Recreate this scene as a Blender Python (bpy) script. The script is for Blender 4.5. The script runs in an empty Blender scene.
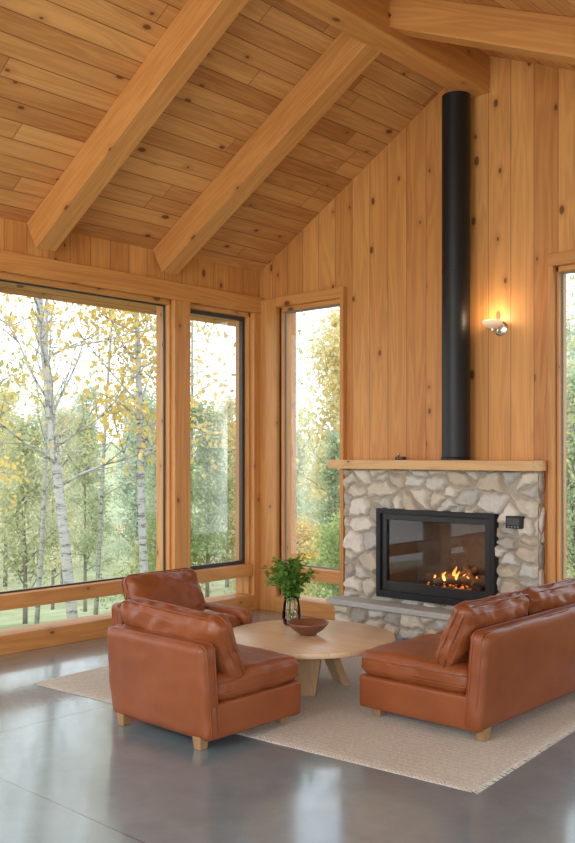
import bpy, bmesh, math, random
import numpy as np
from mathutils import Vector, Matrix, noise
random.seed(7); np.random.seed(7)
scene=bpy.context.scene
col=scene.collection
# ------------------------------------------------------------ node helpers
class NT:
    def __init__(s,name):
        s.m=bpy.data.materials.new(name); s.m.use_nodes=True
        s.t=s.m.node_tree; s.t.nodes.clear()
        s.out=s.n('ShaderNodeOutputMaterial')
    def n(s,typ,**kw):
        nd=s.t.nodes.new(typ)
        for k,v in kw.items():
            setattr(nd,k,v)
        return nd
    def l(s,a,b): s.t.links.new(a,b)
    def put(s,sock,v):
        if v is None: return
        if isinstance(v,bpy.types.NodeSocket): s.l(v,sock)
        elif isinstance(v,(tuple,list)) and len(v)==3 and sock.type=='RGBA': sock.default_value=(*v,1)
        else: sock.default_value=v
    def math(s,op,a,b=None,c=None,clamp=False):
        nd=s.n('ShaderNodeMath',operation=op,use_clamp=clamp)
        for i,v in enumerate((a,b,c)): s.put(nd.inputs[i],v)
        return nd.outputs[0]
    def mix(s,f,a,b,bt='MIX'):
        nd=s.n('ShaderNodeMix',data_type='RGBA',blend_type=bt)
        s.put(nd.inputs[0],f); s.put(nd.inputs[6],a); s.put(nd.inputs[7],b)
        return nd.outputs[2]
    def comb(s,x,y,z):
        nd=s.n('ShaderNodeCombineXYZ')
        for i,v in enumerate((x,y,z)): s.put(nd.inputs[i],v)
        return nd.outputs[0]
    def obj(s): return s.n('ShaderNodeTexCoord').outputs['Object']
    def sep(s,v):
        nd=s.n('ShaderNodeSeparateXYZ'); s.l(v,nd.inputs[0]); return nd.outputs
    def noise(s,v,scale,detail=4,rough=.5,dist=0):
        nd=s.n('ShaderNodeTexNoise'); s.put(nd.inputs['Vector'],v)
        nd.inputs['Scale'].default_value=scale; nd.inputs['Detail'].default_value=detail
        nd.inputs['Roughness'].default_value=rough; nd.inputs['Distortion'].default_value=dist
        return nd.outputs['Fac']
    def mr(s,v,a,b,c=0,d=1,smooth=True):
        nd=s.n('ShaderNodeMapRange'); nd.interpolation_type='SMOOTHSTEP' if smooth else 'LINEAR'
        for i,x in enumerate((v,a,b,c,d)): s.put(nd.inputs[i],x)
        return nd.outputs[0]
    def bump(s,h,st=.3,d=.01):
        nd=s.n('ShaderNodeBump'); s.put(nd.inputs['Height'],h)
        nd.inputs['Strength'].default_value=st; nd.inputs['Distance'].default_value=d
        return nd.outputs[0]
    def princ(s,color,rough=.5,metal=0,normal=None,**kw):
        p=s.n('ShaderNodeBsdfPrincipled')
        s.put(p.inputs['Base Color'],color); s.put(p.inputs['Roughness'],rough); s.put(p.inputs['Metallic'],metal)
        if normal is not None: s.l(normal,p.inputs['Normal'])
        for k,v in kw.items(): s.put(p.inputs[k.replace('_',' ')],v)
        s.l(p.outputs[0],s.out.inputs[0]); return p

def simple(name,c,rough=.5,metal=0,nscale=30,var=.12,bump=.1,**kw):
    t=NT(name); o=t.obj(); f=t.noise(o,nscale,4)
    c2=tuple(max(0,x*(1-var)) for x in c); c1=tuple(min(1,x*(1+var)) for x in c)
    t.princ(t.mix(f,c2,c1),rough,metal,t.bump(f,bump,.003),**kw); return t.m

def wood(name,ac,al,w=None,light=(.62,.29,.085),dark=(.40,.15,.035),seg=None,rough=.45,knots=True,offset=0.0,gapw=.003,tonev=.6,gaps=.72):
    """ac: across axis index, al: along axis index"""
    t=NT(name); xyz=t.sep(t.obj())
    third=3-ac-al
    a=xyz[ac]; b=xyz[al]; c=xyz[third]
    if w:
        q=t.math('DIVIDE',t.math('ADD',a,50+offset),w); idn=t.math('FLOOR',q); fr=t.math('FRACT',q)
        wn=t.n('ShaderNodeTexWhiteNoise',noise_dimensions='1D'); t.l(idn,wn.inputs['W']); rnd=wn.outputs['Value']
        b2=t.math('ADD',b,t.math('MULTIPLY',rnd,17.3))
        edge=t.math('MINIMUM',fr,t.math('SUBTRACT',1.0,fr))
        gap=t.mr(edge,gapw/w*.4,gapw/w*1.3,1,0)
        tone=rnd
        if seg:
            qs=t.math('DIVIDE',b2,seg); ids=t.math('FLOOR',qs); fs=t.math('FRACT',qs)
            w2=t.n('ShaderNodeTexWhiteNoise',noise_dimensions='2D'); t.l(t.comb(idn,ids,0.0),w2.inputs['Vector'])
            tone=w2.outputs['Value']
            e2=t.math('MINIMUM',fs,t.math('SUBTRACT',1.0,fs))
            g2=t.mr(e2,.0012/seg,.004/seg,1,0); gap=t.math('MAXIMUM',gap,g2)
            b2=t.math('ADD',b2,t.math('MULTIPLY',tone,9.1))
    else:
        b2=b; gap=None; tone=.5
    v1=t.comb(t.math('MULTIPLY',a,8.0),t.math('MULTIPLY',b2,.55),t.math('MULTIPLY',c,8.0))
    low=t.noise(v1,1.0,2,.5,.5)
    rings=t.math('ADD',t.math('MULTIPLY',t.math('SINE',t.math('MULTIPLY',low,44.0)),.5),.5)
    v2=t.comb(t.math('MULTIPLY',a,110.0),t.math('MULTIPLY',b2,2.2),t.math('MULTIPLY',c,110.0))
    fine=t.noise(v2,1.0,4,.6)
    f=t.math('ADD',t.math('MULTIPLY',rings,.19),t.math('MULTIPLY',fine,.42))
    f=t.math('ADD',f,t.math('MULTIPLY',low,.42))
    if w: f=t.math('ADD',f,t.math('MULTIPLY',t.math('SUBTRACT',tone,.5),tonev))
    f=t.mr(f,.2,.95,0,1,False)
    cl=t.mix(f,light,dark)
    if knots:
        vo=t.n('ShaderNodeTexVoronoi',voronoi_dimensions='2D'); 
        t.l(t.comb(t.math('MULTIPLY',t.math('ADD',a,c),4.2),t.math('MULTIPLY',b2,2.4),0.0),vo.inputs['Vector']); vo.inputs['Scale'].default_value=1
        cr=t.sep(vo.outputs['Color'])
        gate=t.math('GREATER_THAN',cr[0],.5)
        rad=t.math('MULTIPLY_ADD',t.math('POWER',cr[1],2.0),.078,.04)
        k=t.math('SUBTRACT',1.0,t.math('DIVIDE',vo.outputs['Distance'],rad),None,True)
        k=t.math('MULTIPLY',t.mr(k,0,.45),gate)
        halo=t.math('MULTIPLY',t.mr(vo.outputs['Distance'],.0,.22,1,0),gate)
        cl=t.mix(t.math('MULTIPLY',halo,.4),cl,tuple(x*.75 for x in dark))
        cl=t.mix(t.math('MULTIPLY',k,.85),cl,(.13,.04,.012))
    h=t.math('MULTIPLY',f,-.15)
    if gap is not None:
        cl=t.mix(t.math('MULTIPLY',gap,gaps),cl,(.14,.048,.014))
        h=t.math('SUBTRACT',h,t.math('MULTIPLY',gap,.8))
    t.princ(cl,rough,0,t.bump(h,.3,.006)); return t.m

# ------------------------------------------------------------ mesh builder
class MB:
    def __init__(s): s.v=[]; s.f=[]; s.mi=[]
    def box(s,x0,x1,y0,y1,z0,z1,mi=0):
        n=len(s.v)
        s.v+= [(x0,y0,z0),(x1,y0,z0),(x1,y1,z0),(x0,y1,z0),(x0,y0,z1),(x1,y0,z1),(x1,y1,z1),(x0,y1,z1)]
        for q in ((0,3,2,1),(4,5,6,7),(0,1,5,4),(1,2,6,5),(2,3,7,6),(3,0,4,7)): s.f.append(tuple(n+i for i in q)); s.mi.append(mi)
        return s
    def hexa(s,pts,mi=0):
        n=len(s.v); s.v+=[tuple(p) for p in pts]
        for q in ((0,3,2,1),(4,5,6,7),(0,1,5,4),(1,2,6,5),(2,3,7,6),(3,0,4,7)): s.f.append(tuple(n+i for i in q)); s.mi.append(mi)
        return s
    def tube(s,pts,rad,n=8,closed=False,mi=0):
        pts=[Vector(p) for p in pts]; m=len(pts)
        if not hasattr(rad,'__len__'): rad=[rad]*m
        base=len(s.v); up=None
        for i,p in enumerate(pts):
            if closed: d=(pts[(i+1)%m]-pts[i-1])
            else: d=pts[min(i+1,m-1)]-pts[max(i-1,0)]
            d.normalize()
            if up is None:
                up=Vector((0,0,1)) if abs(d.z)<.9 else Vector((1,0,0))
            a=d.cross(up); a.normalize(); b=a.cross(d); up=b
            for k in range(n):
                th=2*math.pi*k/n
                s.v.append(tuple(p+(a*math.cos(th)+b*math.sin(th))*rad[i]))
        rng=m if closed else m-1
        for i in range(rng):
            for k in range(n):
                i2=(i+1)%m
                s.f.append((base+i*n+k,base+i*n+(k+1)%n,base+i2*n+(k+1)%n,base+i2*n+k)); s.mi.append(mi)
        if not closed:
            s.f.append(tuple(base+k for k in range(n))[::-1]); s.mi.append(mi)
            s.f.append(tuple(base+(m-1)*n+k for k in range(n))); s.mi.append(mi)
        return s
    def lathe(s,prof,n=32,c=(0,0,0),mi=0):
        base=len(s.v); m=len(prof)
        for r,z in prof:
            for k in range(n):
                th=2*math.pi*k/n; s.v.append((c[0]+r*math.cos(th),c[1]+r*math.sin(th),c[2]+z))
        for i in range(m-1):
            for k in range(n):
                s.f.append((base+i*n+k,base+i*n+(k+1)%n,base+(i+1)*n+(k+1)%n,base+(i+1)*n+k)); s.mi.append(mi)
        s.f.append(tuple(base+k for k in range(n))[::-1]); s.mi.append(mi)
        s.f.append(tuple(base+(m-1)*n+k for k in range(n))); s.mi.append(mi)
        return s
    def obj(s,name,mats,smooth=False,bevel=0,seg=2,parent=None,loc=None,rot=None,fix=False):
        me=bpy.data.meshes.new(name); me.from_pydata(s.v,[],s.f); 
        if not isinstance(mats,(list,tuple)): mats=[mats]
        for m in mats: me.materials.append(m)
        if len(mats)>1: me.polygons.foreach_set('material_index',s.mi)
        if fix:
            bm=bmesh.new(); bm.from_mesh(me); bmesh.ops.recalc_face_normals(bm,faces=bm.faces); bm.to_mesh(me); bm.free()
        if smooth:
            me.polygons.foreach_set('use_smooth',[True]*len(me.polygons))
            if smooth=='angle':
                try: me.set_sharp_from_angle(angle=math.radians(40))
                except Exception: pass
        me.update()
        o=bpy.data.objects.new(name,me); col.objects.link(o)
        if bevel:
            b=o.modifiers.new('b','BEVEL'); b.width=bevel; b.segments=seg; b.limit_method='ANGLE'
        if parent: o.parent=parent
        if loc: o.location=loc
        if rot: o.rotation_euler=rot
        return o
def empty(name,loc=(0,0,0),rz=0):
    e=bpy.data.objects.new(name,None); e.empty_display_size=.1; col.objects.link(e); e.location=loc; e.rotation_euler=(0,0,rz); return e
def thing(o,label,cat,group=None):
    o['label']=label; o['category']=cat
    if group: o['group']=group
    return o
def struct(o): o['kind']='structure'; return o

# ------------------------------------------------------------ materials
L1=(.77,.38,.122); D1=(.46,.170,.041)
M_wallX=wood('wood_wall_x',0,2,.19,L1,D1,None,.5,tonev=.38)
M_wallY=wood('wood_wall_y',1,2,.19,L1,D1,None,.5,tonev=.38)
M_ceil=wood('wood_ceiling',0,1,.145,(.76,.395,.142),(.42,.158,.042),1.9,.5,gapw=.004,tonev=.52,gaps=.8)
B1=(.74,.365,.116);B2=(.45,.168,.042)
M_bx=wood('beam_x',1,0,None,B1,B2); M_by=wood('beam_y',0,1,None,B1,B2); M_bz=wood('beam_z',0,2,None,B1,B2)
M_mantel=wood('mantel_wood',1,0,None,(.78,.49,.23),(.54,.28,.10))
M_oak=wood('oak_table',1,0,.12,(.76,.56,.36),(.60,.41,.24),None,.3,False,gapw=.0012,tonev=.3,gaps=.4)
M_oakz=wood('oak_leg',0,2,None,(.66,.45,.26),(.48,.29,.14),None,.4,False)
M_black=simple('black_metal',(.012,.012,.013),.45,.3)
M_sash=simple('dark_sash',(.05,.045,.04),.4,.2)
M_sash2=simple('grey_sash',(.26,.24,.21),.4,.2)
M_pipe=simple('pipe_black',(.012,.013,.016),.45,.2,60,.2,.02)
M_chrome=simple('brushed_steel',(.7,.66,.6),.25,1)
def leather():
    t=NT('cognac_leather'); o=t.obj()
    n1=t.noise(o,3,3,.5)
    vo=t.n('ShaderNodeTexVoronoi'); t.l(o,vo.inputs['Vector']); vo.inputs['Scale'].default_value=170
    cre=t.noise(o,6,4,.5,1.4)
    crease=t.mr(t.math('ABSOLUTE',t.math('SUBTRACT',cre,.5)),0,.02,-1,0)
    c=t.mix(t.mr(n1,.3,.7),(.225,.060,.0175),(.285,.079,.0235))
    h=t.math('ADD',t.math('MULTIPLY',vo.outputs['Distance'],.25),t.math('MULTIPLY',t.noise(o,7,3,.5),1.8))
    h=t.math('ADD',h,t.math('MULTIPLY',crease,.28))
    t.princ(c,t.mr(n1,.2,.8,.36,.42),0,t.bump(h,.28,.006),Specular_IOR_Level=.4,Coat_Weight=.1,Coat_Roughness=.3); return t.m
M_leather=leather()
def concrete():
    t=NT('polished_concrete'); o=t.obj(); x=t.sep(o)
    n1=t.noise(o,.9,6,.6,.4); n2=t.noise(o,7,6,.65); n3=t.noise(o,60,3)
    f=t.math('ADD',t.math('MULTIPLY',n1,.6),t.math('MULTIPLY',n2,.4))
    c=t.mix(t.mr(f,.3,.7),(.165,.235,.265),(.245,.315,.345))
    def line(s,off):
        q=t.math('FRACT',t.math('DIVIDE',t.math('ADD',s,off+51.2),3.2))
        e=t.math('MINIMUM',q,t.math('SUBTRACT',1.0,q)); return t.mr(e,.0006,.0018,1,0)
    g=t.math('MAXIMUM',line(x[0],-1.7),line(x[1],4.07))
    c=t.mix(t.math('MULTIPLY',g,.8),c,(.04,.045,.05))
    h=t.math('SUBTRACT',t.math('MULTIPLY',n3,.04),g)
    t.princ(c,t.mr(n2,.25,.75,.15,.26),0,t.bump(h,.10,.004),Specular_IOR_Level=.65,Coat_Weight=.85,Coat_Roughness=.09,Coat_Tint=(.93,.97,1,1)); return t.m
M_conc=concrete()
def rugmat():
    t=NT('woven_wool'); o=t.obj(); x=t.sep(o)
    w1=t.math('SINE',t.math('MULTIPLY',x[0],300.0)); w2=t.math('SINE',t.math('MULTIPLY',x[1],420.0))
    w=t.math('MULTIPLY',w1,w2); n=t.noise(o,70,4,.7); nb=t.noise(o,3,3)
    rib=t.math('MULTIPLY_ADD',t.math('SINE',t.math('MULTIPLY',x[1],150.0)),.5,.5)
    c=t.mix(t.mr(n,.25,.75),(.56,.53,.45),(.86,.83,.76)); c=t.mix(t.math('MULTIPLY',nb,.3),c,(.68,.64,.56)); c=t.mix(t.math('MULTIPLY',rib,.22),c,(.50,.46,.38))
    t.princ(c,.95,0,t.bump(t.math('ADD',w,t.math('ADD',t.math('MULTIPLY',n,1.6),rib)),.6,.006)); return t.m
M_rug=rugmat()
def stonemat():
    t=NT('fieldstone'); a=t.n('ShaderNodeAttribute'); a.attribute_name='stone'
    s=t.sep(a.outputs['Color']); o=t.obj()
    n=t.noise(o,12,6,.65); n2=t.noise(o,60,5,.7)
    r=t.n('ShaderNodeValToRGB'); e=r.color_ramp.elements; r.color_ramp.interpolation='CONSTANT'
    e[0].position=0; e[0].color=(.44,.41,.37,1); e[1].position=.88; e[1].color=(.80,.74,.65,1)
    for p,c in ((.16,(.68,.60,.49)),(.32,(.52,.50,.47)),(.46,(.76,.69,.58)),(.6,(.58,.49,.38)),(.74,(.65,.62,.57))):
        q=e.new(p); q.color=(*c,1)
    t.l(s[0],r.inputs[0])
    c=t.mix(t.mr(n,.42,.78,0,.45),r.outputs[0],(.38,.34,.28)); c=t.mix(t.mr(n2,.5,.75,0,.35),c,(.80,.76,.68))
    c=t.mix(s[1],(.44,.38,.30),c)
    t.princ(c,.85,0,t.bump(t.math('ADD',n,t.math('MULTIPLY',n2,.5)),.8,.016)); return t.m
M_stone=stonemat()
M_slab=simple('hearth_slab',(.48,.48,.46),.6,0,25,.15,.3)
def glassmat(name,ref=.9,tint=(1,1,1)):
    t=NT(name); tr=t.n('ShaderNodeBsdfTransparent'); tr.inputs[0].default_value=(*tint,1)
    gl=t.n('ShaderNodeBsdfGlossy'); gl.inputs['Roughness'].default_value=.02
    fr=t.n('ShaderNodeFresnel'); fr.inputs[0].default_value=1.45
    mx=t.n('ShaderNodeMixShader'); t.l(t.math('MULTIPLY',fr.outputs[0],ref),mx.inputs[0]); t.l(tr.outputs[0],mx.inputs[1]); t.l(gl.outputs[0],mx.inputs[2]); t.l(mx.outputs[0],t.out.inputs[0]); return t.m
M_glass=glassmat('window_glass',.3,(.98,.99,.985)); M_vglass=glassmat('vase_glass',1.2,(.98,.995,.99)); M_fglass=glassmat('stove_glass',.7,(.9,.9,.9))
def emis(name,c,st):
    t=NT(name); e=t.n('ShaderNodeEmission'); f=t.noise(t.obj(),9,2); t.put(e.inputs[0],t.mix(f,tuple(x*.9 for x in c),c)); e.inputs[1].default_value=st; t.l(e.outputs[0],t.out.inputs[0]); return t.m

# ------------------------------------------------------------ room shell
EAVE=3.18; SL=.587; RX=2.35; RZ=EAVE+SL*RX; SR=.45; XR=7.4; YB=-8.5
def roof(x): return EAVE+SL*x if x<=RX else RZ-SR*(x-RX)
m=MB(); m.box(-.3,XR,YB,.3,-.2,0); struct(m.obj('floor',M_conc))
# back wall
m=MB()
def seg(x0,x1,z0,z1=None):
    a,b=(z1,z1) if z1 is not None else (roof(x0)+.04,roof(x1)+.04)
    m.hexa([(x0,0,z0),(x1,0,z0),(x1,.2,z0),(x0,.2,z0),(x0,0,a),(x1,0,b),(x1,.2,b),(x0,.2,a)])
WB=2.82
seg(-.2,.28,0); 
seg(.28,1.03,WB); seg(1.03,1.5,0); seg(1.5,2.35,1.0); seg(1.5,2.56,0,.27); seg(2.35,2.56,1.0); seg(2.56,2.98,0)
seg(2.98,4.3,WB); seg(4.3,XR,0)
struct(m.obj('wall_back',M_wallX))
# left wall (above header)
m=MB(); m.box(-.2,0,YB,0,2.9,3.24); m.box(-.2,-.001,-8.5,-5.8,0,2.9); struct(m.obj('wall_left',M_wallY))
# ceiling
def slope_box(name,x0,z0,x1,z1,y0,y1,th,mat,down=False,bevel=0):
    """box whose lower (down=False) or upper (down=True) face follows line (x0,z0)-(x1,z1)"""
    L=math.hypot(x1-x0,z1-z0); a=math.atan2(z1-z0,x1-x0)
    mm=MB(); mm.box(-L/2,L/2,-(y1-y0)/2,(y1-y0)/2,-th if down else 0,0 if down else th)
    return mm.obj(name,mat,bevel=bevel,loc=((x0+x1)/2,(y0+y1)/2,(z0+z1)/2),rot=(0,-a,0),seg=1)
cl=slope_box('ceiling',-.7,EAVE-.7*SL,RX+.03,RZ+.03*SL,YB,.6,.15,M_ceil); struct(cl)
cr=slope_box('ceiling',RX,RZ,XR+.5,RZ-SR*(XR+.5-RX),YB,.6,.15,M_ceil); struct(cr)
# beams
for i,y in enumerate((-1.22,-2.42,-3.95,-5.2,-6.4)):
    o=slope_box('ceiling_beam',-.0,EAVE,RX,RZ,y-.085,y+.085,.24,M_bx,True,.004)
    thing(o,'honey-coloured solid timber rafter under the plank ceiling','ceiling beam','rafters of the vaulted ceiling')
    o=slope_box('ceiling_beam',RX,RZ,XR,RZ-SR*(XR-RX),y-.085,y+.085,.21,M_bx,True,.004)
    thing(o,'honey-coloured solid timber rafter under the plank ceiling','ceiling beam','rafters of the vaulted ceiling')
m=MB(); m.box(RX-.1,RX+.1,YB,0,RZ-.33,RZ-.02)
thing(m.obj('ridge_beam',M_by,bevel=.004,seg=1),'long solid timber ridge beam along the ceiling peak','ceiling beam')
# trims
n=[0]
def trim(x0,x1,y0,y1,z0,z1):
    n[0]+=1; d=(x1-x0,y1-y0,z1-z0); k=d.index(max(d))
    mm=MB(); mm.box(x0,x1,y0,y1,z0,z1); return struct(mm.obj('trim_%d'%n[0],[M_bx,M_by,M_bz][k],bevel=.003,seg=1))
PY=-1.10
trim(-.2,.06,YB,0,2.78,2.93)
trim(-.2,.05,-.13,0,0,2.78)
trim(-.2,.05,PY,-.92,0,2.78)
trim(-.2,.05,-3.5,-3.25,0,2.78)
trim(-.2,.05,-5.9,-5.65,0,2.78)
trim(.05,.25,-.05,0,0,2.9)
trim(.25,1.05,-.05,0,WB,WB+.09)
trim(2.95,4.32,-.05,0,WB,WB+.09)
trim(1.01,1.05,-.05,0,.0,WB)
trim(2.952,2.995,-.05,0,.0,WB)
trim(4.26,4.34,-.05,0,.0,WB)
# windows
def window(k,wall,a0,a1,top,sashw=.03,j=.035,sm=None,sd=.04):
    def bx(mm,a,b,c,d,z0,z1):
        if wall=='L': mm.box(-d,-c,a,b,z0,z1)
        else: mm.box(a,b,c,d,z0,z1)
    f=MB(); Z=[M_bz,M_by if wall=='L' else M_bx]
    def bxm(a,b,c,d,z0,z1,mi):
        s=len(f.f); bx(f,a,b,c,d,z0,z1)
        for q in range(s,len(f.f)): f.mi[q]=mi
    bxm(a0,a0+j,.0,.12,.15,top,0); bxm(a1-j,a1,.0,.12,.15,top,0)
    bxm(a0,a1,.0,.12,top-.04,top,1)
    bxm(a0,a1,-.035,.16,.32,.43,1); bxm(a0,a1,-.05,.18,.0,.14,1)
    fo=f.obj('window_%d'%k,Z,bevel=.004); struct(fo)
    s=MB(); A0=a0+j; A1=a1-j; w=sashw; z0=.43; z1=top-.04; s0=.05; s1=.05+sd
    bx(s,A0,A0+w,s0,s1,z0,z1); bx(s,A1-w,A1,s0,s1,z0,z1); bx(s,A0+w,A1-w,s0,s1,z0,z0+w); bx(s,A0+w,A1-w,s0,s1,z1-w,z1)
    s.obj('sash',sm or M_sash,parent=fo)
    g=MB(); gm=.05+sd/2; bx(g,A0+w,A1-w,gm-.002,gm+.002,z0+w,z1-w); bx(g,A0,A1,gm-.002,gm+.002,.14,.32)
    g.obj('glass_pane',M_glass,parent=fo)
window(1,'L',-.92,-.13,2.78,.034,.025)
window(2,'L',-3.25,PY,2.78,.012,.02,sd=.02)
window(3,'L',-5.65,-3.5,2.78,.012,.02,sd=.02)
window(4,'B',.25,1.01,WB,.014,.026,M_sash2,.016)
window(5,'B',2.995,4.26,WB,.010,.020,M_sash2,.016)

# ------------------------------------------------------------ fireplace
def stone_sheet(vs,fs,cols,org,U,V,N,W,H,hole=None,step=.0065,seed=1,disp=.054):
    rng=np.random.RandomState(seed)
    cw,ch=.165,.11; sx=[];sy=[];wt=[];tn=[];ax=[]
    for i in range(-1,int(W/cw)+2):
        for j in range(-1,int(H/ch)+2):
            if rng.rand()<.12: continue
            sx.append((i+.5+rng.uniform(-.42,.42))*cw); sy.append((j+.5+rng.uniform(-.40,.40)+(.5 if i%2 else 0))*ch)
            wt.append(rng.uniform(0,.035)); tn.append(rng.rand()); ax.append(rng.uniform(-.4,.4))
    sx=np.array(sx);sy=np.array(sy);wt=np.array(wt);tn=np.array(tn); dp=rng.uniform(.65,1,len(tn)); ax=np.array(ax)
    tx=rng.uniform(-.2,.2,len(tn)); ty=rng.uniform(-.2,.2,len(tn))
    nu=int(W/step)+1; nv=int(H/step)+1
    us=np.linspace(0,W,nu); vv=np.linspace(0,H,nv); Ug,Vg=np.meshgrid(us,vv,indexing='ij')
    wx=Ug+.004*np.sin(Vg*47+1.3)+.004*np.sin(Vg*93+Ug*40); wy=Vg+.004*np.sin(Ug*51)+.004*np.sin(Ug*90+Vg*30+2)
    P=wx.ravel(); Q=wy.ravel()
    dx=(P[:,None]-sx); dy=(Q[:,None]-sy); ca=np.cos(ax);sa=np.sin(ax)
    a_=np.abs(dx*ca+dy*sa)*.8; b_=np.abs(-dx*sa+dy*ca)*1.12
    D=(a_**2.7+b_**2.7)**(1/2.7)-wt
    i1=np.argmin(D,1); r=np.arange(len(P)); d1=D[r,i1].copy(); D[r,i1]=9; d2=D.min(1)
    e=np.clip((d2-d1-.011)/.042,0,1); mask=np.clip((d2-d1-.010)/.008,0,1)
    h=(1-(1-e)**2.4)*disp*dp[i1]
    h=h+e*((P-sx[i1])*tx[i1]+(Q-sy[i1])*ty[i1])*.6
    h=h+e*.0025*np.sin(P*60+tn[i1]*20+Q*35)*np.sin(Q*55+tn[i1]*9-P*20)
    h=np.maximum(h,0)
    base=len(vs); O=Vector(org);U=Vector(U);V=Vector(V);N=Vector(N)
    Pu=Ug.ravel();Pv=Vg.ravel()
    ed=np.minimum(np.minimum(Pu,W-Pu),np.minimum(Pv,H-Pv)); h=h*np.clip(ed/.02+.15,0,1)
    for k in range(len(P)):
        p=O+U*float(Pu[k])+V*float(Pv[k])+N*float(h[k]); vs.append((p.x,p.y,p.z)); cols.append((float(tn[i1[k]]),float(mask[k]),0,1))
    for i in range(nu-1):
        for j in range(nv-1):
            if hole:
                uu=(us[i]+us[i+1])/2; w_=(vv[j]+vv[j+1])/2
                if hole[0]<uu<hole[1] and hole[2]<w_<hole[3]: continue
            a=base+i*nv+j; fs.append((a,a+nv,a+nv+1,a+1))
def stone_obj(name,sheets):
    vs=[];fs=[];cs=[]
    for s in sheets: stone_sheet(vs,fs,cs,**s)
    me=bpy.data.meshes.new(name); me.from_pydata(vs,[],fs); me.materials.append(M_stone)
    at=me.color_attributes.new('stone','FLOAT_COLOR','POINT'); at.data.foreach_set('color',np.array(cs,dtype=np.float32).ravel())
    me.polygons.foreach_set('use_smooth',[True]*len(me.polygons)); me.update()
    o=bpy.data.objects.new(name,me); col.objects.link(o); return o
FX0,FX1=1.10,2.90; FZ=1.335
fp=empty('fireplace',(2.0,0,0))
thing(fp,'fieldstone gas fireplace with black insert and wooden mantel','fireplace')
def P(o): o.parent=fp; o.matrix_parent_inverse=Matrix.Translation((-2.0,0,0)); return o
hx0,hx1,hz0,hz1=1.49,2.565,.315,1.0
P(stone_obj('stone_surround',[
 dict(org=(FX0,-.085,0),U=(1,0,0),V=(0,0,1),N=(0,-1,0),W=FX1-FX0,H=FZ,hole=(hx0-FX0,hx1-FX0,hz0,hz1),seed=3),
 dict(org=(FX1,-.085,0),U=(0,1,0),V=(0,0,1),N=(1,0,0),W=.085,H=FZ,seed=4,disp=.015),
 dict(org=(FX0,0,0),U=(0,-1,0),V=(0,0,1),N=(-1,0,0),W=.085,H=FZ,seed=5,disp=.015)]))
P(stone_obj('hearth_base',[
 dict(org=(1.15,-.28,0),U=(1,0,0),V=(0,0,1),N=(0,-1,0),W=1.72,H=.205,seed=8,disp=.045),
 dict(org=(2.87,-.28,0),U=(0,1,0),V=(0,0,1),N=(1,0,0),W=.18,H=.205,seed=9,disp=.02),
 dict(org=(1.15,-.1,0),U=(0,-1,0),V=(0,0,1),N=(-1,0,0),W=.18,H=.205,seed=10,disp=.02)]))
m=MB(); m.box(1.10,2.92,-.34,-.085,.205,.25); P(m.obj('hearth_slab',M_slab,bevel=.006))
m=MB(); m.box(1.04,2.945,-.25,-.005,1.335,1.41); P(m.obj('mantel_shelf',M_mantel,bevel=.003,seg=1))
# insert
def ring(mm,x0,x1,z0,z1,w,y0,y1,wb=None):
    wb=wb or w
    mm.box(x0,x0+w,y0,y1,z0,z1); mm.box(x1-w,x1,y0,y1,z0,z1); mm.box(x0+w,x1-w,y0,y1,z1-w,z1); mm.box(x0+w,x1-w,y0,y1,z0,z0+wb)
m=MB(); ring(m,hx0-.01,hx1+.01,hz0-.03,hz1+.01,.042,-.155,-.08,.055); fr=P(m.obj('firebox_frame',M_black,bevel=.004)); fr['label']='black metal stepped firebox surround'
M_black2=simple('satin_black_metal',(.03,.03,.032),.35,.4)
m=MB(); ring(m,hx0+.03,hx1-.03,hz0+.02,hz1-.03,.05,-.132,-.08,.08); P(m.obj('inner_frame',M_black2,bevel=.004))
m=MB(); X0,X1,Z0,Z1=hx0+.03,hx1-.03,hz0+.03,hz1-.03; YD=.38
m.box(X0,X1,YD-.02,YD,Z0,Z1); m.box(X0,X0+.02,-.08,YD,Z0,Z1); m.box(X1-.02,X1,-.08,YD,Z0,Z1); m.box(X0,X1,-.08,YD,Z0,Z0+.02); m.box(X0,X1,-.08,YD,Z1-.02,Z1)
P(m.obj('firebox',simple('soot_brick',(.10,.085,.072),.8,0,20,.4,.4)))
m=MB(); m.box(hx0+.08,hx1-.08,-.112,-.108,hz0+.10,hz1-.08); P(m.obj('firebox_glass',M_fglass))
# logs
M_log=simple('charred_log',(.11,.075,.055),.9,0,30,.5,.6)
def logobj(p0,p1,r):
    mm=MB(); pts=[Vector(p0).lerp(Vector(p1),t/8) for t in range(9)]
    pts=[p+Vector((0,0,.008*math.sin(i*2.1+r*99))) for i,p in enumerate(pts)]
    mm.tube(pts,[r*(1+.12*math.sin(i*1.7+p0[0]*30)) for i in range(9)],10); return P(mm.obj('log',M_log,smooth='angle'))
zb=.395
logobj((1.80,.12,zb+.05),(2.40,.06,zb+.055),.036); logobj((1.78,.22,zb+.06),(2.36,.24,zb+.05),.04)
logobj((1.92,.02,zb+.03),(2.18,.26,zb+.12),.028); logobj((2.33,.0,zb+.03),(2.08,.28,zb+.13),.028)
m=MB(); m.box(1.68,2.46,.0,.32,.365,.395); P(m.obj('burner_tray',M_black))
m=MB()
for i in range(45):
    x=random.gauss(2.12,.12);y=random.uniform(-.0,.3); r=random.uniform(.005,.011)
    m.lathe([(r*.3,0),(r,r*.5),(r*.8,r),(r*.2,r*1.3)],6,(x,y,.394))
em=P(m.obj('embers',emis('ember_glow',(1,.2,.03),1.6))); em['kind']='stuff'
t=NT('flame'); o_=t.obj(); z=t.sep(o_)[2]
e=t.n('ShaderNodeEmission'); t.put(e.inputs[0],t.mix(t.mr(z,.43,.53),(1,.58,.17),(1,.26,.04))); e.inputs[1].default_value=3.2
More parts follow.
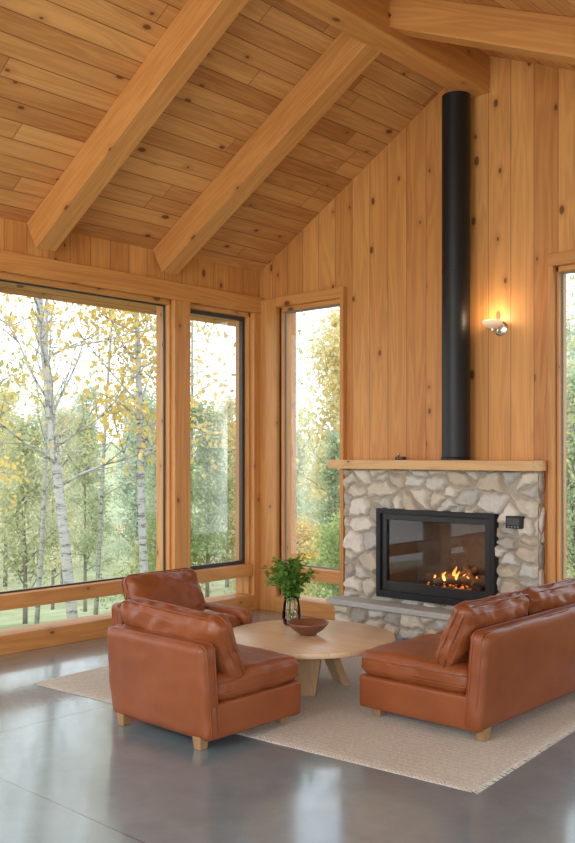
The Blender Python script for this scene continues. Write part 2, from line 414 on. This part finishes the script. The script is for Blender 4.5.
tr=t.n('ShaderNodeBsdfTransparent'); mx=t.n('ShaderNodeMixShader'); lw=t.n('ShaderNodeLayerWeight'); lw.inputs[0].default_value=.35
t.l(t.math('MULTIPLY_ADD',lw.outputs['Facing'],.8,.1,True),mx.inputs[0]); t.l(e.outputs[0],mx.inputs[1]); t.l(tr.outputs[0],mx.inputs[2]); t.l(mx.outputs[0],t.out.inputs[0])
M_flame=t.m
for (x,y,h,r) in ((1.90,.08,.04,.010),(1.95,.1,.06,.012),(2.01,.05,.08,.014),(2.065,.12,.12,.017),(2.12,.07,.09,.015),(2.17,.1,.07,.013),(2.23,.06,.06,.013),(2.29,.1,.06,.012),(2.34,.08,.035,.010)):
    mm=MB(); k=14; ph=random.uniform(0,6)
    pts=[(x+.018*math.sin(ph+i*.45)*(i/k),y,.435+h*i/k) for i in range(k+1)]
    rad=[r*(math.sin(math.pi*min(1,(i/k)**.55))**.8*.9+.03) for i in range(k)]+[.0006]
    mm.tube(pts,rad,10); P(mm.obj('flame',M_flame,smooth=True))
# control panel on the stone
cp=MB(); cp.box(2.67,2.80,-.155,-.10,.91,1.0); o=cp.obj('wall_control_panel',M_black,bevel=.005)
thing(o,'small black fireplace control panel fixed to the stone surround','control panel')
m=MB(); m.box(2.685,2.785,-.158,-.154,.935,.985); m.obj('display',simple('grey_display',(.06,.065,.07),.25),parent=o)
m=MB()
for k in range(4): m.box(2.69+.025*k,2.703+.025*k,-.159,-.154,.918,.925)
m.obj('button_row',simple('grey_button',(.3,.3,.3),.4),parent=o)
# stove pipe
px,py=2.226,-.122
m=MB(); m.lathe([(.108,1.41),(.108,2.86),(.110,2.861),(.110,2.875),(.108,2.876),(.108,4.228)],48,(px,py,0))
o=m.obj('stove_pipe',M_pipe,smooth='angle'); thing(o,'tall matte black stove pipe rising from mantel to ridge','stove pipe')
m=MB(); m.lathe([(.110,1.412),(.115,1.412),(.115,1.43),(.110,1.436)],40,(px,py,0)); m.obj('base_collar',M_black,smooth='angle',parent=o)
# trinket on mantel
tk=MB(); tk.box(1.68,1.755,-.17,-.11,1.41,1.437); o=tk.obj('trinket_box',simple('dark_bronze',(.12,.07,.04),.4,.6),bevel=.006)
thing(o,'small dark bronze trinket box standing on the mantel','decorative box')
m=MB(); m.lathe([(.004,1.436),(.006,1.445),(.012,1.452),(.012,1.458),(.004,1.465)],12,(1.70,-.14,0)); m.obj('lid_knob',M_chrome,smooth=True,parent=o)
# sconce
sc=empty('wall_sconce',(2.52,0,2.42)); thing(sc,'lit brass wall sconce with half-bowl frosted glass shade','wall lamp')
m=MB(); m.lathe([(.0,0),(.055,0),(.055,.010),(.043,.018),(.012,.022)],28); m.obj('backplate',M_chrome,smooth='angle',parent=sc,rot=(math.pi/2,0,0),loc=(.03,-.0,-.01))
m=MB(); m.tube([(.03,-.02,-.02),(.02,-.04,-.045),(.01,-.065,-.04),(0,-.075,-.02)],.008,10); m.tube([(0,-.075,-.03),(0,-.075,0)],.018,14); m.obj('arm',M_chrome,smooth='angle',parent=sc)
pr=[(.015,-.012),(.040,-.008),(.060,.006),(.072,.024),(.077,.042)]; pr2=[(r-.005,z+.004) for r,z in pr[::-1]]
t=NT('frosted_shade'); e=t.n('ShaderNodeEmission'); zz=t.sep(t.obj())[2]; t.put(e.inputs[0],t.mix(t.mr(zz,-.01,.045),(.5,.28,.13),(1,.76,.5))); e.inputs[1].default_value=.7
d=t.n('ShaderNodeBsdfDiffuse'); d.inputs[0].default_value=(.5,.4,.28,1); ad=t.n('ShaderNodeAddShader'); t.l(e.outputs[0],ad.inputs[0]); t.l(d.outputs[0],ad.inputs[1]); t.l(ad.outputs[0],t.out.inputs[0])
m=MB(); m.lathe(pr+pr2,36); m.obj('lamp_shade',t.m,smooth=True,parent=sc,loc=(0,-.082,0))
m=MB(); m.lathe([(.004,0),(.012,.008),(.015,.018),(.010,.028),(.003,.032)],16); m.obj('bulb',emis('bulb_glow',(1,.75,.5),3),smooth=True,parent=sc,loc=(0,-.082,.003))
def light(name,typ,loc,energy,color,rot=(0,0,0),**kw):
    l=bpy.data.lights.new(name,typ); l.energy=energy; l.color=color
    for k,v in kw.items(): setattr(l,k,v)
    o=bpy.data.objects.new(name,l); col.objects.link(o); o.location=loc; o.rotation_euler=rot; return o
light('sconce_light','POINT',(2.52,-.13,2.50),2.8,(1,.70,.42),shadow_soft_size=.04)
light('fire_light','POINT',(2.1,.05,.62),3,(1,.42,.12),shadow_soft_size=.06)

# ------------------------------------------------------------ upholstery
def cushion(name,c,size,r=.04,puff=(0,0,.02),cuts=20,wr=.004,tilt=0,seed=0,parent=None,welt=True,mat=None,roll=0,sag=0):
    bm=bmesh.new(); bmesh.ops.create_cube(bm,size=2)
    bmesh.ops.subdivide_edges(bm,edges=bm.edges[:],cuts=cuts,use_grid_fill=True)
    h=Vector([s/2 for s in size]); r=min(r,min(h)*.98)
    for v in bm.verts:
        p=v.co.copy(); q0=Vector([math.sin(x*math.pi/2*.92)/math.sin(math.pi/2*.92) for x in p])
        w=Vector((q0.x*h.x,q0.y*h.y,q0.z*h.z))
        q=Vector([max(-(h[i]-r),min(h[i]-r,w[i])) for i in range(3)]); d=w-q
        if d.length>1e-6:
            dd=d.normalized(); w=q+dd*min(r,d.length if sum(abs(x)>1e-6 for x in d)<2 else r)
        a=[max(0,1-(w[i]/h[i])**2) for i in range(3)]
        w.x+=puff[0]*math.copysign(1,p.x)*a[1]*a[2]*(abs(p.x)**2)
        w.y+=puff[1]*math.copysign(1,p.y)*a[0]*a[2]*(abs(p.y)**2)
        w.z+=puff[2]*math.copysign(1,p.z)*a[0]*a[1]*(abs(p.z)**2)
        if sag: w.z-=sag*(1-(w.x/h.x)**2)*max(0,w.z/h.z)**2
        s=Vector((w.x*5+seed*3.1,w.y*5+seed,w.z*5))
        k=noise.noise(s*1.4)*.6+noise.noise(s*3.1)*.4-abs(noise.noise(s*2.2+Vector((9,9,9))))*.7
        w+= (p.normalized())*k*wr
        v.co=w
    me=bpy.data.meshes.new(name); 
    if welt:
        def rr(hx,hy,rad):
            pts=[]
            for cx,cy,a0 in ((1,1,0),(-1,1,90),(-1,-1,180),(1,-1,270)):
                for k in range(5):
                    a=math.radians(a0+k*22.5); pts.append((cx*(hx-rad)+rad*math.cos(a),cy*(hy-rad)+rad*math.sin(a)))
            return pts
        ax=size.index(min(size)); oth=[i for i in range(3) if i!=ax]
        for sgn in (-1,1):
            t_=MB(); P2=rr(h[oth[0]]-.003,h[oth[1]]-.003,max(.03,r*.9)); pts=[]
            for a_,b_ in P2:
                w=[0,0,0]; w[oth[0]]=a_; w[oth[1]]=b_; w[ax]=sgn*(h[ax]-r*.75); pts.append(w)
            t_.tube(pts,.0045,6,closed=True)
            vs=[bm.verts.new(p) for p in t_.v]
            for f in t_.f: bm.faces.new([vs[i] for i in f])
    bmesh.ops.recalc_face_normals(bm,faces=bm.faces)
    bm.to_mesh(me); bm.free(); me.materials.append(mat or M_leather)
    me.polygons.foreach_set('use_smooth',[True]*len(me.polygons))
    o=bpy.data.objects.new(name,me); col.objects.link(o); o.parent=parent; o.location=c; o.rotation_euler=(tilt,roll,0)
    return o
M_leg=wood('leg_wood',0,2,None,(.40,.235,.11),(.26,.14,.06),None,.45,False)
def leg(parent,x,y,h=.065):
    mm=MB(); a=.03;b=.024
    mm.hexa([(x-b,y-b,0),(x+b,y-b,0),(x+b,y+b,0),(x-b,y+b,0),(x-a,y-a,h),(x+a,y-a,h),(x+a,y+a,h),(x-a,y+a,h)])
    return mm.obj('leg',M_leg,bevel=.004,parent=parent)
def seating(name,loc,rz,W,D,nseat=1,arm=None,seed=0,bh=.54,ct=.515,cth=.37,tilt=.30,roll=0,armh=.36,armw=.12):
    e=empty(name,loc,rz); hw=W/2; hd=D/2
    cushion('base',(0,.02,.14),(W-.01,D-.06,.18),.02,(0,0,0),16,.005,parent=e,welt=False,seed=seed)
    cushion('backrest',(0,-hd+.062,(.05+bh)/2),(W,.11,bh-.05),.04,(0,.012,.0),26,.010,parent=e,seed=seed+1,welt=True,tilt=.085)
    arms=armw if arm else 0
    sw=(W-arms)/nseat
    for i in range(nseat):
        x=-hw+(arms if arm=='-' else 0)+sw*(i+.5)
        cushion('seat_cushion',(x,.045,.295),(sw-.006,D-.10,.145),.06,(0,.012,.026),28,.013,parent=e,seed=seed+2+i)
        cushion('back_cushion',(x,-hd+.20,ct),(sw+.0,.14,cth),.065,(.0,.04,.014),36,.024,parent=e,seed=seed+5+i,tilt=tilt,roll=roll,sag=.018)
    if arm:
        s=-1 if arm=='-' else 1
        cushion('armrest',(s*(hw-armw/2),.03,.08+armh/2),(armw,D-.07,armh),.05,(0,0,.008),20,.008,parent=e,seed=seed+9)
    for x in (-hw+.09,hw-.09):
        for y in (-hd+.06,hd-.09): leg(e,x,y)
    return e
c1=seating('armchair',(2.37,-2.885,0),0,.79,.73,1,None,seed=1,ct=.485,bh=.53,tilt=.46,roll=.035,cth=.39)
thing(c1,'cognac leather armless lounge chair with slouching back cushion','armchair')
c2=seating('armchair',(1.375,-2.165,.012),-math.pi/2,.72,.66,1,'-',seed=20,bh=.45,ct=.475,cth=.36,tilt=.44,armh=.315,armw=.10)
thing(c2,'cognac leather lounge chair with one low arm beside the windows','armchair')
sf=seating('sofa',(3.312,-1.56,.012),math.pi/2,1.38,.80,2,None,seed=40,bh=.56,ct=.51,tilt=.42)
thing(sf,'cognac leather two-seat sofa with loose back cushions on the rug','sofa')

# rug
nx,ny=150,110; RX0,RX1,RY0,RY1=0,3.02,0,2.2
vs=[];fs=[]
for i in range(nx+1):
    for j in range(ny+1):
        x=RX0+(RX1-RX0)*i/nx; y=RY0+(RY1-RY0)*j/ny
        edge=i in(0,nx) or j in (0,ny)
        vs.append((x+.004*noise.noise(Vector((y*9,0,x*0))),y+.004*noise.noise(Vector((x*9,5,0))),.0015 if edge else .011+.0012*noise.noise(Vector((x*6,y*6,0)))))
for i in range(nx):
    for j in range(ny):
        a=i*(ny+1)+j; fs.append((a,a+ny+1,a+ny+2,a+1))
m=MB(); m.v=vs; m.f=fs; o=m.obj('area_rug',M_rug,smooth=True,loc=(.96,-3.04,0),rot=(0,0,.078)); thing(o,'large beige woven wool rug under the seating group','rug')
m=MB()
for i in range(240):
    y=RY0+.01+(RY1-RY0-.02)*i/239
    for sx,xx in ((-1,RX0),(1,RX1)):
        j=random.uniform(-.006,.006); m.tube([(xx,y,.005),(xx+sx*.015,y+j,.004),(xx+sx*.03,y+j*2,.003)],.0022,4)
q=m.obj('fringe',M_rug,parent=o); q['kind']='stuff'

# coffee table
tb=empty('coffee_table',(2.28,-1.93,.012)); thing(tb,'round light oak coffee table with broad slab legs','coffee table')
m=MB(); m.lathe([(.52,.278),(.54,.285),(.545,.300),(.540,.314),(.53,.317),(.0005,.317)],90); m.obj('tabletop',M_oak,smooth='angle',parent=tb)
for k in range(3):
    a=math.radians(-60+120*k)
    ca,sa=math.cos(a),math.sin(a)
    def R(r,t_,z): return (r*ca-t_*sa,r*sa+t_*ca,z)
    mm=MB(); mm.hexa([R(.20,-.09,0),R(.25,-.09,0),R(.25,.09,0),R(.20,.09,0),R(.08,-.12,.280),R(.13,-.12,.280),R(.13,.12,.280),R(.08,.12,.280)])
    mm.obj('leg',M_oakz,bevel=.005,parent=tb,fix=True)
m=MB(); m.lathe([(.17,.262),(.19,.268),(.19,.279),(.0005,.279)],40); m.obj('support_ring',M_oakz,smooth='angle',parent=tb)
TZ=.012+.317
# bowl
m=MB(); m.lathe([(.0005,.0),(.05,.0),(.055,.008),(.09,.03),(.12,.06),(.132,.078),(.126,.079),(.11,.062),(.08,.034),(.04,.018),(.0005,.016)],48)
o=m.obj('bowl',simple('dark_walnut',(.20,.075,.035),.35,0,14,.35,.05),smooth=True,loc=(2.28,-1.93,TZ)); thing(o,'round reddish-brown wooden bowl on the coffee table','bowl')
# vase
vx,vy=1.985,-1.755
vz=empty('vase',(vx,vy,TZ)); thing(vz,'clear glass vase filled with water on the coffee table','vase')
m=MB(); m.lathe([(.0005,0),(.046,0),(.055,.01),(.062,.05),(.060,.10),(.052,.15),(.050,.18),(.054,.195),(.051,.195),(.047,.18),(.049,.15),(.057,.10),(.059,.05),(.052,.014),(.0005,.010)],36); m.obj('glass_body',M_vglass,smooth=True,parent=vz)
m=MB(); m.lathe([(.0005,.012),(.051,.016),(.0575,.05),(.0560,.095),(.0005,.096)],32); m.obj('water',glassmat('water',.6,(.97,.99,.98)),smooth=True,parent=vz)
pl=empty('leafy_branches',(vx,vy,TZ+.02)); thing(pl,'bushy cut green leafy stems standing in the glass vase','cut greenery')
def leafmat(name,c1,c2,tr=.35):
    t=NT(name); oi=t.n('ShaderNodeObjectInfo'); g=t.n('ShaderNodeNewGeometry')
    f=t.math('ADD',t.math('MULTIPLY',t.noise(t.obj(),1.3,4),.75),t.math('MULTIPLY',g.outputs['Random Per Island'],.28))
    f=t.math('ADD',f,t.math('MULTIPLY',t.math('SUBTRACT',oi.outputs['Random'],.5),.6))
    c=t.mix(t.mr(f,.2,.85),c1,c2)
    d=t.n('ShaderNodeBsdfDiffuse'); tl=t.n('ShaderNodeBsdfTranslucent'); t.l(c,d.inputs[0]); t.l(c,tl.inputs[0])
    mx=t.n('ShaderNodeMixShader'); mx.inputs[0].default_value=tr; t.l(d.outputs[0],mx.inputs[1]); t.l(tl.outputs[0],mx.inputs[2]); t.l(mx.outputs[0],t.out.inputs[0]); return t.m
stems=MB(); leaves=MB()
for k in range(28):
    a=random.uniform(0,6.28); tiltk=random.uniform(.05,1.0); Lh=random.uniform(.34,.46)
    pts=[]
    for i in range(9):
        s=i/8; rr=.018*math.cos(s*3)+ (max(0,s-.42)**1.3)*tiltk*.48
        pts.append(Vector((rr*math.cos(a),rr*math.sin(a),Lh*s*(1-.22*tiltk*s))))
    if k%3==0: stems.tube(pts,[.0024-.0012*i/8 for i in range(9)],6)
    else: stems.tube(pts[5:],[.0016-.0002*i for i in range(4)],5)
    for i in range(34):
        s=random.uniform(.48,1.0); q=s*8; i0=min(7,int(q)); p=pts[i0].lerp(pts[i0+1],q-i0)
        d=Vector((random.gauss(0,1),random.gauss(0,1),random.gauss(.3,.7))).normalized(); Ls=random.uniform(.032,.05); w=Ls*.38
        sd=d.cross(Vector((0,0,1))).normalized(); up=sd.cross(d)
        b=len(leaves.v); st=p+d*.008
        P_=[st,st+d*Ls*.35+sd*w+up*.004,st+d*Ls*.7+sd*w*.75+up*.002,st+d*Ls-up*.006,st+d*Ls*.7-sd*w*.75+up*.002,st+d*Ls*.35-sd*w+up*.004,st+d*Ls*.5-up*.003]
        leaves.v+=[tuple(x) for x in P_]
        for f in ((0,1,6),(1,2,6),(2,3,6),(3,4,6),(4,5,6),(5,0,6)): leaves.f.append(tuple(b+x for x in f)); leaves.mi.append(0)
stems.obj('stem',simple('green_stem',(.16,.30,.08),.6),smooth=True,parent=pl)
o=leaves.obj('foliage',leafmat('houseplant_leaf',(.14,.31,.055),(.48,.70,.22),.35),parent=pl,smooth=True); o['kind']='stuff'

# ------------------------------------------------------------ outdoors
def gz(x,y):
    d=max(-x,y,0); d=max(0,d-1.0)
    z=-.45-.17*d
    z=max(z,-4.6)+.25*noise.noise(Vector((x*.12,y*.12,0)))
    far=math.hypot(x-6,y+6)
    if far>60: z+=(far-60)*.10
    return z
m=MB(); N=70
for i in range(N+1):
    for j in range(N+1):
        x=-105+150*i/N; y=-30+135*j/N
        z=gz(x,y); 
        if x>-.8 and y<.9: z=-.45
        m.v.append((x,y,z))
for i in range(N):
    for j in range(N):
        a=i*(N+1)+j; m.f.append((a,a+N+1,a+N+2,a+1)); m.mi.append(0)
t=NT('forest_floor'); o_=t.obj(); t.princ(t.mix(t.mr(t.noise(o_,.8,6,.7),.3,.7),(.32,.37,.18),(.54,.51,.30)),.95,0,t.bump(t.noise(o_,8,5),1,.1))
struct(m.obj('ground',t.m,smooth=True))

def birchmat():
    t=NT('birch_bark'); x=t.sep(t.obj())
    v=t.comb(t.math('MULTIPLY',x[0],3.0),t.math('MULTIPLY',x[1],3.0),t.math('MULTIPLY',x[2],14.0))
    n1=t.noise(v,1.6,4,.7)
    t.princ(t.mix(t.mr(n1,.48,.66),(.46,.45,.43),(.12,.105,.095)),.8,0,t.bump(n1,.4,.01)); return t.m
M_birch=birchmat(); M_bark=simple('grey_bark',(.27,.24,.21),.9,0,12,.4,.6)
LC=[((.28,.37,.12),(.50,.58,.24)),((.40,.42,.14),(.68,.63,.28)),((.64,.44,.10),(.90,.68,.22)),((.25,.34,.14),(.43,.51,.24))]
haze=(.72,.77,.68)  # aerial haze painted into the leaf colours, stronger for farther trees
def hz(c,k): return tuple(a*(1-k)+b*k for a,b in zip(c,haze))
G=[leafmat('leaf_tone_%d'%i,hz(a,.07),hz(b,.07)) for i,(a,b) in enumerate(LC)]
GM=[leafmat('haze_tinted_leaf_tone_%d'%i,hz(a,.42),hz(b,.37)) for i,(a,b) in enumerate(LC)]
GF=[leafmat('far_haze_tinted_leaf_tone_%d'%i,hz(a,.68),hz(b,.60)) for i,(a,b) in enumerate(LC)]
def leafmesh(name,pts,size,mat,rng):
    n=len(pts); a=rng.normal(size=(n,3)); a/=np.linalg.norm(a,axis=1)[:,None]
    b=rng.normal(size=(n,3)); b=np.cross(a,b); b/=np.linalg.norm(b,axis=1)[:,None]
    s=size*rng.uniform(.6,1.3,(n,1)); 
    q=np.stack([pts-a*s,pts+b*s*.55,pts+a*s,pts-b*s*.55],1).reshape(-1,3)
    me=bpy.data.meshes.new(name); me.vertices.add(4*n); me.vertices.foreach_set('co',q.ravel())
    me.loops.add(4*n); me.loops.foreach_set('vertex_index',np.arange(4*n)); me.polygons.add(n)
    me.polygons.foreach_set('loop_start',np.arange(0,4*n,4))
    me.update(calc_edges=True); me.validate(); me.materials.append(mat); return me
def treemesh(seed,H,r0,crown0,spread,nb,nleaf,lsize,leafm,barkm,lean=(0,0),sub=3,up=.5,clus=.35):
    rng=np.random.RandomState(seed); rnd=random.Random(seed)
    T=MB(); K=14; pts=[]; ph=rnd.uniform(0,6)
    for i in range(K+1):
        s=i/K; pts.append(Vector((lean[0]*s+.12*math.sin(ph+s*5)*s*H*.12,lean[1]*s+.12*math.cos(ph*1.7+s*4)*s*H*.12,H*s)))
    T.tube(pts,[r0*(1-.9*(i/K))+.006 for i in range(K+1)],8)
    anchors=[]
    for b in range(nb):
        s=crown0+(1-crown0)*(b+rnd.random())/nb; s=min(.98,s); q=s*K; i0=min(K-1,int(q)); p0=pts[i0].lerp(pts[i0+1],q-i0)
        a=rnd.uniform(0,6.28); Lb=spread*(1-.75*((s-crown0)/(1-crown0))**1.5)*rnd.uniform(.7,1.15)
        d=Vector((math.cos(a),math.sin(a),up*rnd.uniform(.6,1.4))).normalized(); bp=[p0]
        for i in range(1,6): 
            d=(d+Vector((rnd.gauss(0,.12),rnd.gauss(0,.12),rnd.gauss(.03,.1)))).normalized(); bp.append(bp[-1]+d*Lb/5)
        rb=max(.006,r0*(1-.9*s)*.36)
        T.tube(bp,[rb*(1-.8*i/5)+.002 for i in range(6)],5)
        for i in range(2,6): anchors.append(bp[i])
        for k in range(sub):
            i0=rnd.randint(1,4); d2=(d+Vector((rnd.gauss(0,.7),rnd.gauss(0,.7),rnd.gauss(.1,.5)))).normalized()
            e1=bp[i0]+d2*Lb*.28; e2=e1+(d2+Vector((rnd.gauss(0,.3),rnd.gauss(0,.3),rnd.gauss(0,.3)))).normalized()*Lb*.25
            T.tube([bp[i0],e1,e2],[rb*.4+.001,rb*.25+.001,.0015],4); anchors+= [e1,e2]
    me=bpy.data.meshes.new('trunk'); me.from_pydata(T.v,[],T.f); me.materials.append(barkm); me.polygons.foreach_set('use_smooth',[True]*len(me.polygons))
    A=np.array([tuple(p) for p in anchors]); idx=rng.randint(0,len(A),nleaf)
    lp=A[idx]+rng.normal(size=(nleaf,3))*clus*np.array([1,1,.7])
    return me,leafmesh('foliage',lp,lsize,leafm,rng)
variants={}; VL={0:0,1:1,2:2,3:3,4:1}; VH={0:8.5,1:9.5,2:8,3:9,4:7.5}
for k,(s,Hh,lm,cr0,spr,nl,ls,cl_) in enumerate([(11,8.5,0,.18,1.7,6000,.09,.28),(12,9.5,1,.2,1.6,5600,.09,.28),(13,8,2,.18,1.6,5200,.09,.28),(14,9,3,.12,1.3,6200,.09,.25),(15,7.5,1,.15,1.8,6000,.09,.30)]):
    variants[k]=treemesh(s,Hh,.09,cr0,spr,28,nl,ls,G[lm],M_bark,sub=3,clus=cl_,up=.9)
bushes={k:treemesh(30+k,2.2,.03,.05,1.1,22,2800,.052,G[lm],M_bark,sub=3,clus=.2,up=.9) for k,lm in enumerate((0,2,1))}
birches={0:treemesh(51,9.5,.072,.22,1.6,38,1500,.055,G[2],M_birch,lean=(-.45,-.75),sub=6,up=.8,clus=.16),
         1:treemesh(52,9.0,.066,.25,1.5,38,4200,.058,G[2],M_birch,lean=(-.35,-.3),sub=5,up=.8,clus=.16),
         2:treemesh(53,9.0,.045,.25,1.1,28,900,.05,G[1],M_birch,lean=(.2,.5),sub=4,up=.9,clus=.16)}
def plant(name,var,x,y,sc_,rz,label,cat,group,mat=None):
    e=empty(name,(x,y,gz(x,y)-.05),rz); e.scale=(sc_,)*3
    for nm,me in zip(('trunk','foliage'),var):
        o=bpy.data.objects.new(nm,me); col.objects.link(o); o.parent=e
        if nm=='foliage':
            o['kind']='stuff'
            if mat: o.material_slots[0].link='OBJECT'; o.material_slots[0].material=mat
    thing(e,label,cat,group); return e
plant('birch_tree',birches[0],-4.15,.80,1,0,'leaning pale birch with sparse yellow leaves outside the window','tree','birches outside the windows')
plant('birch_tree',birches[1],-5.2,2.85,1,0,'pale birch with golden leaves outside the window','tree','birches outside the windows')
for x,y,v in ((-6.8,4.2,2),(-5.9,-.1,2),(-8.5,1.6,2),(-8.6,6.6,2),(-4.4,7.6,2),(-7.8,9.4,2),(-2.2,9.5,2),(-9.5,3.6,2),(-7.9,1.0,1),(-9.8,5.2,2),(-3.0,11.5,2),(-.6,9.0,2)):
    plant('birch_tree',birches[v],x,y,random.uniform(.9,1.1),random.uniform(0,6.28),'slender pale birch with thin yellow-green foliage outside','tree','birches outside the windows')
rt=random.Random(5); placed=[]
cnt=0; tries=0
while cnt<84 and tries<9000:
    tries+=1
    ang=math.radians(rt.uniform(98,166)); r=rt.uniform(24,66) if cnt>18 else rt.uniform(16,26)
    x=6+r*math.cos(ang); y=-6.2+r*math.sin(ang)
    if x>-5.5 and y<6: continue
    if any((x-a)**2+(y-b)**2<(3.0 if r<26 else 4.2)**2 for a,b in placed): continue
    placed.append((x,y)); cnt+=1
    k=rt.choice([0,1,2,0,4,1,4,2,3])
    back=math.degrees(ang)<129
    top=1.45+r*(rt.uniform(.09,.165) if back else rt.uniform(.01,.08))
    sc_=(top-gz(x,y))/(VH[k]*1.04)
    lab={0:'leafy green tree',1:'olive-green broadleaf tree',2:'golden autumn tree',3:'dark green narrow tree',4:'spreading light green tree'}[k]+' in the woodland outside'
    L=VL[k]; mt=None if r<18 else (GM[L] if r<30 else GF[L])  # leaf colour with more haze mixed in as distance grows
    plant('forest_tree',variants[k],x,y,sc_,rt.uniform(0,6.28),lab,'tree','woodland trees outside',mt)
cnt=0
while cnt<34:
    ang=math.radians(rt.uniform(98,170)); r=rt.uniform(11,20); x=6+r*math.cos(ang); y=-6.2+r*math.sin(ang)
    if x>-3.2 and y<3.2: continue
    k=rt.choice([0,1,2,0,2]); cnt+=1
    plant('shrub',bushes[k],x,y,rt.uniform(.5,.85),rt.uniform(0,6.28),('green','golden','olive green')[k]+' leafy shrub on the slope outside','shrub','shrubs outside',None)

# ------------------------------------------------------------ world & lights
w=bpy.data.worlds.new('sky'); scene.world=w; w.use_nodes=True; nt=w.node_tree; nt.nodes.clear()
out=nt.nodes.new('ShaderNodeOutputWorld'); bg=nt.nodes.new('ShaderNodeBackground'); tc=nt.nodes.new('ShaderNodeTexCoord'); sp=nt.nodes.new('ShaderNodeSeparateXYZ'); rp=nt.nodes.new('ShaderNodeValToRGB')
nt.links.new(tc.outputs['Generated'],sp.inputs[0]); nt.links.new(sp.outputs[2],rp.inputs[0])
rp.color_ramp.elements[0].position=0; rp.color_ramp.elements[0].color=(.90,.94,.97,1); rp.color_ramp.elements[1].position=.8; rp.color_ramp.elements[1].color=(.72,.84,1,1)
nt.links.new(rp.outputs[0],bg.inputs[0]); bg.inputs[1].default_value=2.4; nt.links.new(bg.outputs[0],out.inputs[0])
light('sun','SUN',(0,0,10),1.1,(1,.95,.86),(math.radians(42),0,math.radians(35)),angle=math.radians(15))
def aim(loc,to): return (Vector(to)-Vector(loc)).to_track_quat('-Z','Y').to_euler()
light('added_fill_light','AREA',(6.6,-7.6,2.4),110,(1,.96,.90),aim((6.6,-7.6,2.4),(1.5,-1.0,2.3)),size=2.6)  # added fill light behind the camera, brightens the interior; no fixture there
light('added_fill_light','AREA',(2.5,-6.6,2.4),76,(1,.96,.90),aim((2.5,-6.6,2.4),(1.6,-2.0,3.6)),size=2.0)  # second added fill, out of view, aimed up to brighten the ceiling
scene.view_settings.view_transform='Standard'
scene.view_settings.look='None'
# ------------------------------------------------------------ camera
cd=bpy.data.cameras.new('camera'); cam=bpy.data.objects.new('camera',cd); col.objects.link(cam)
cam.location=(6.03,-6.24,1.45); cam.rotation_euler=(math.pi/2,0,math.radians(42.3))
cd.sensor_fit='VERTICAL'; cd.sensor_height=36; cd.sensor_width=36; cd.lens=915/843*36; cd.shift_y=33.5/843; cd.clip_end=500
scene.camera=cam
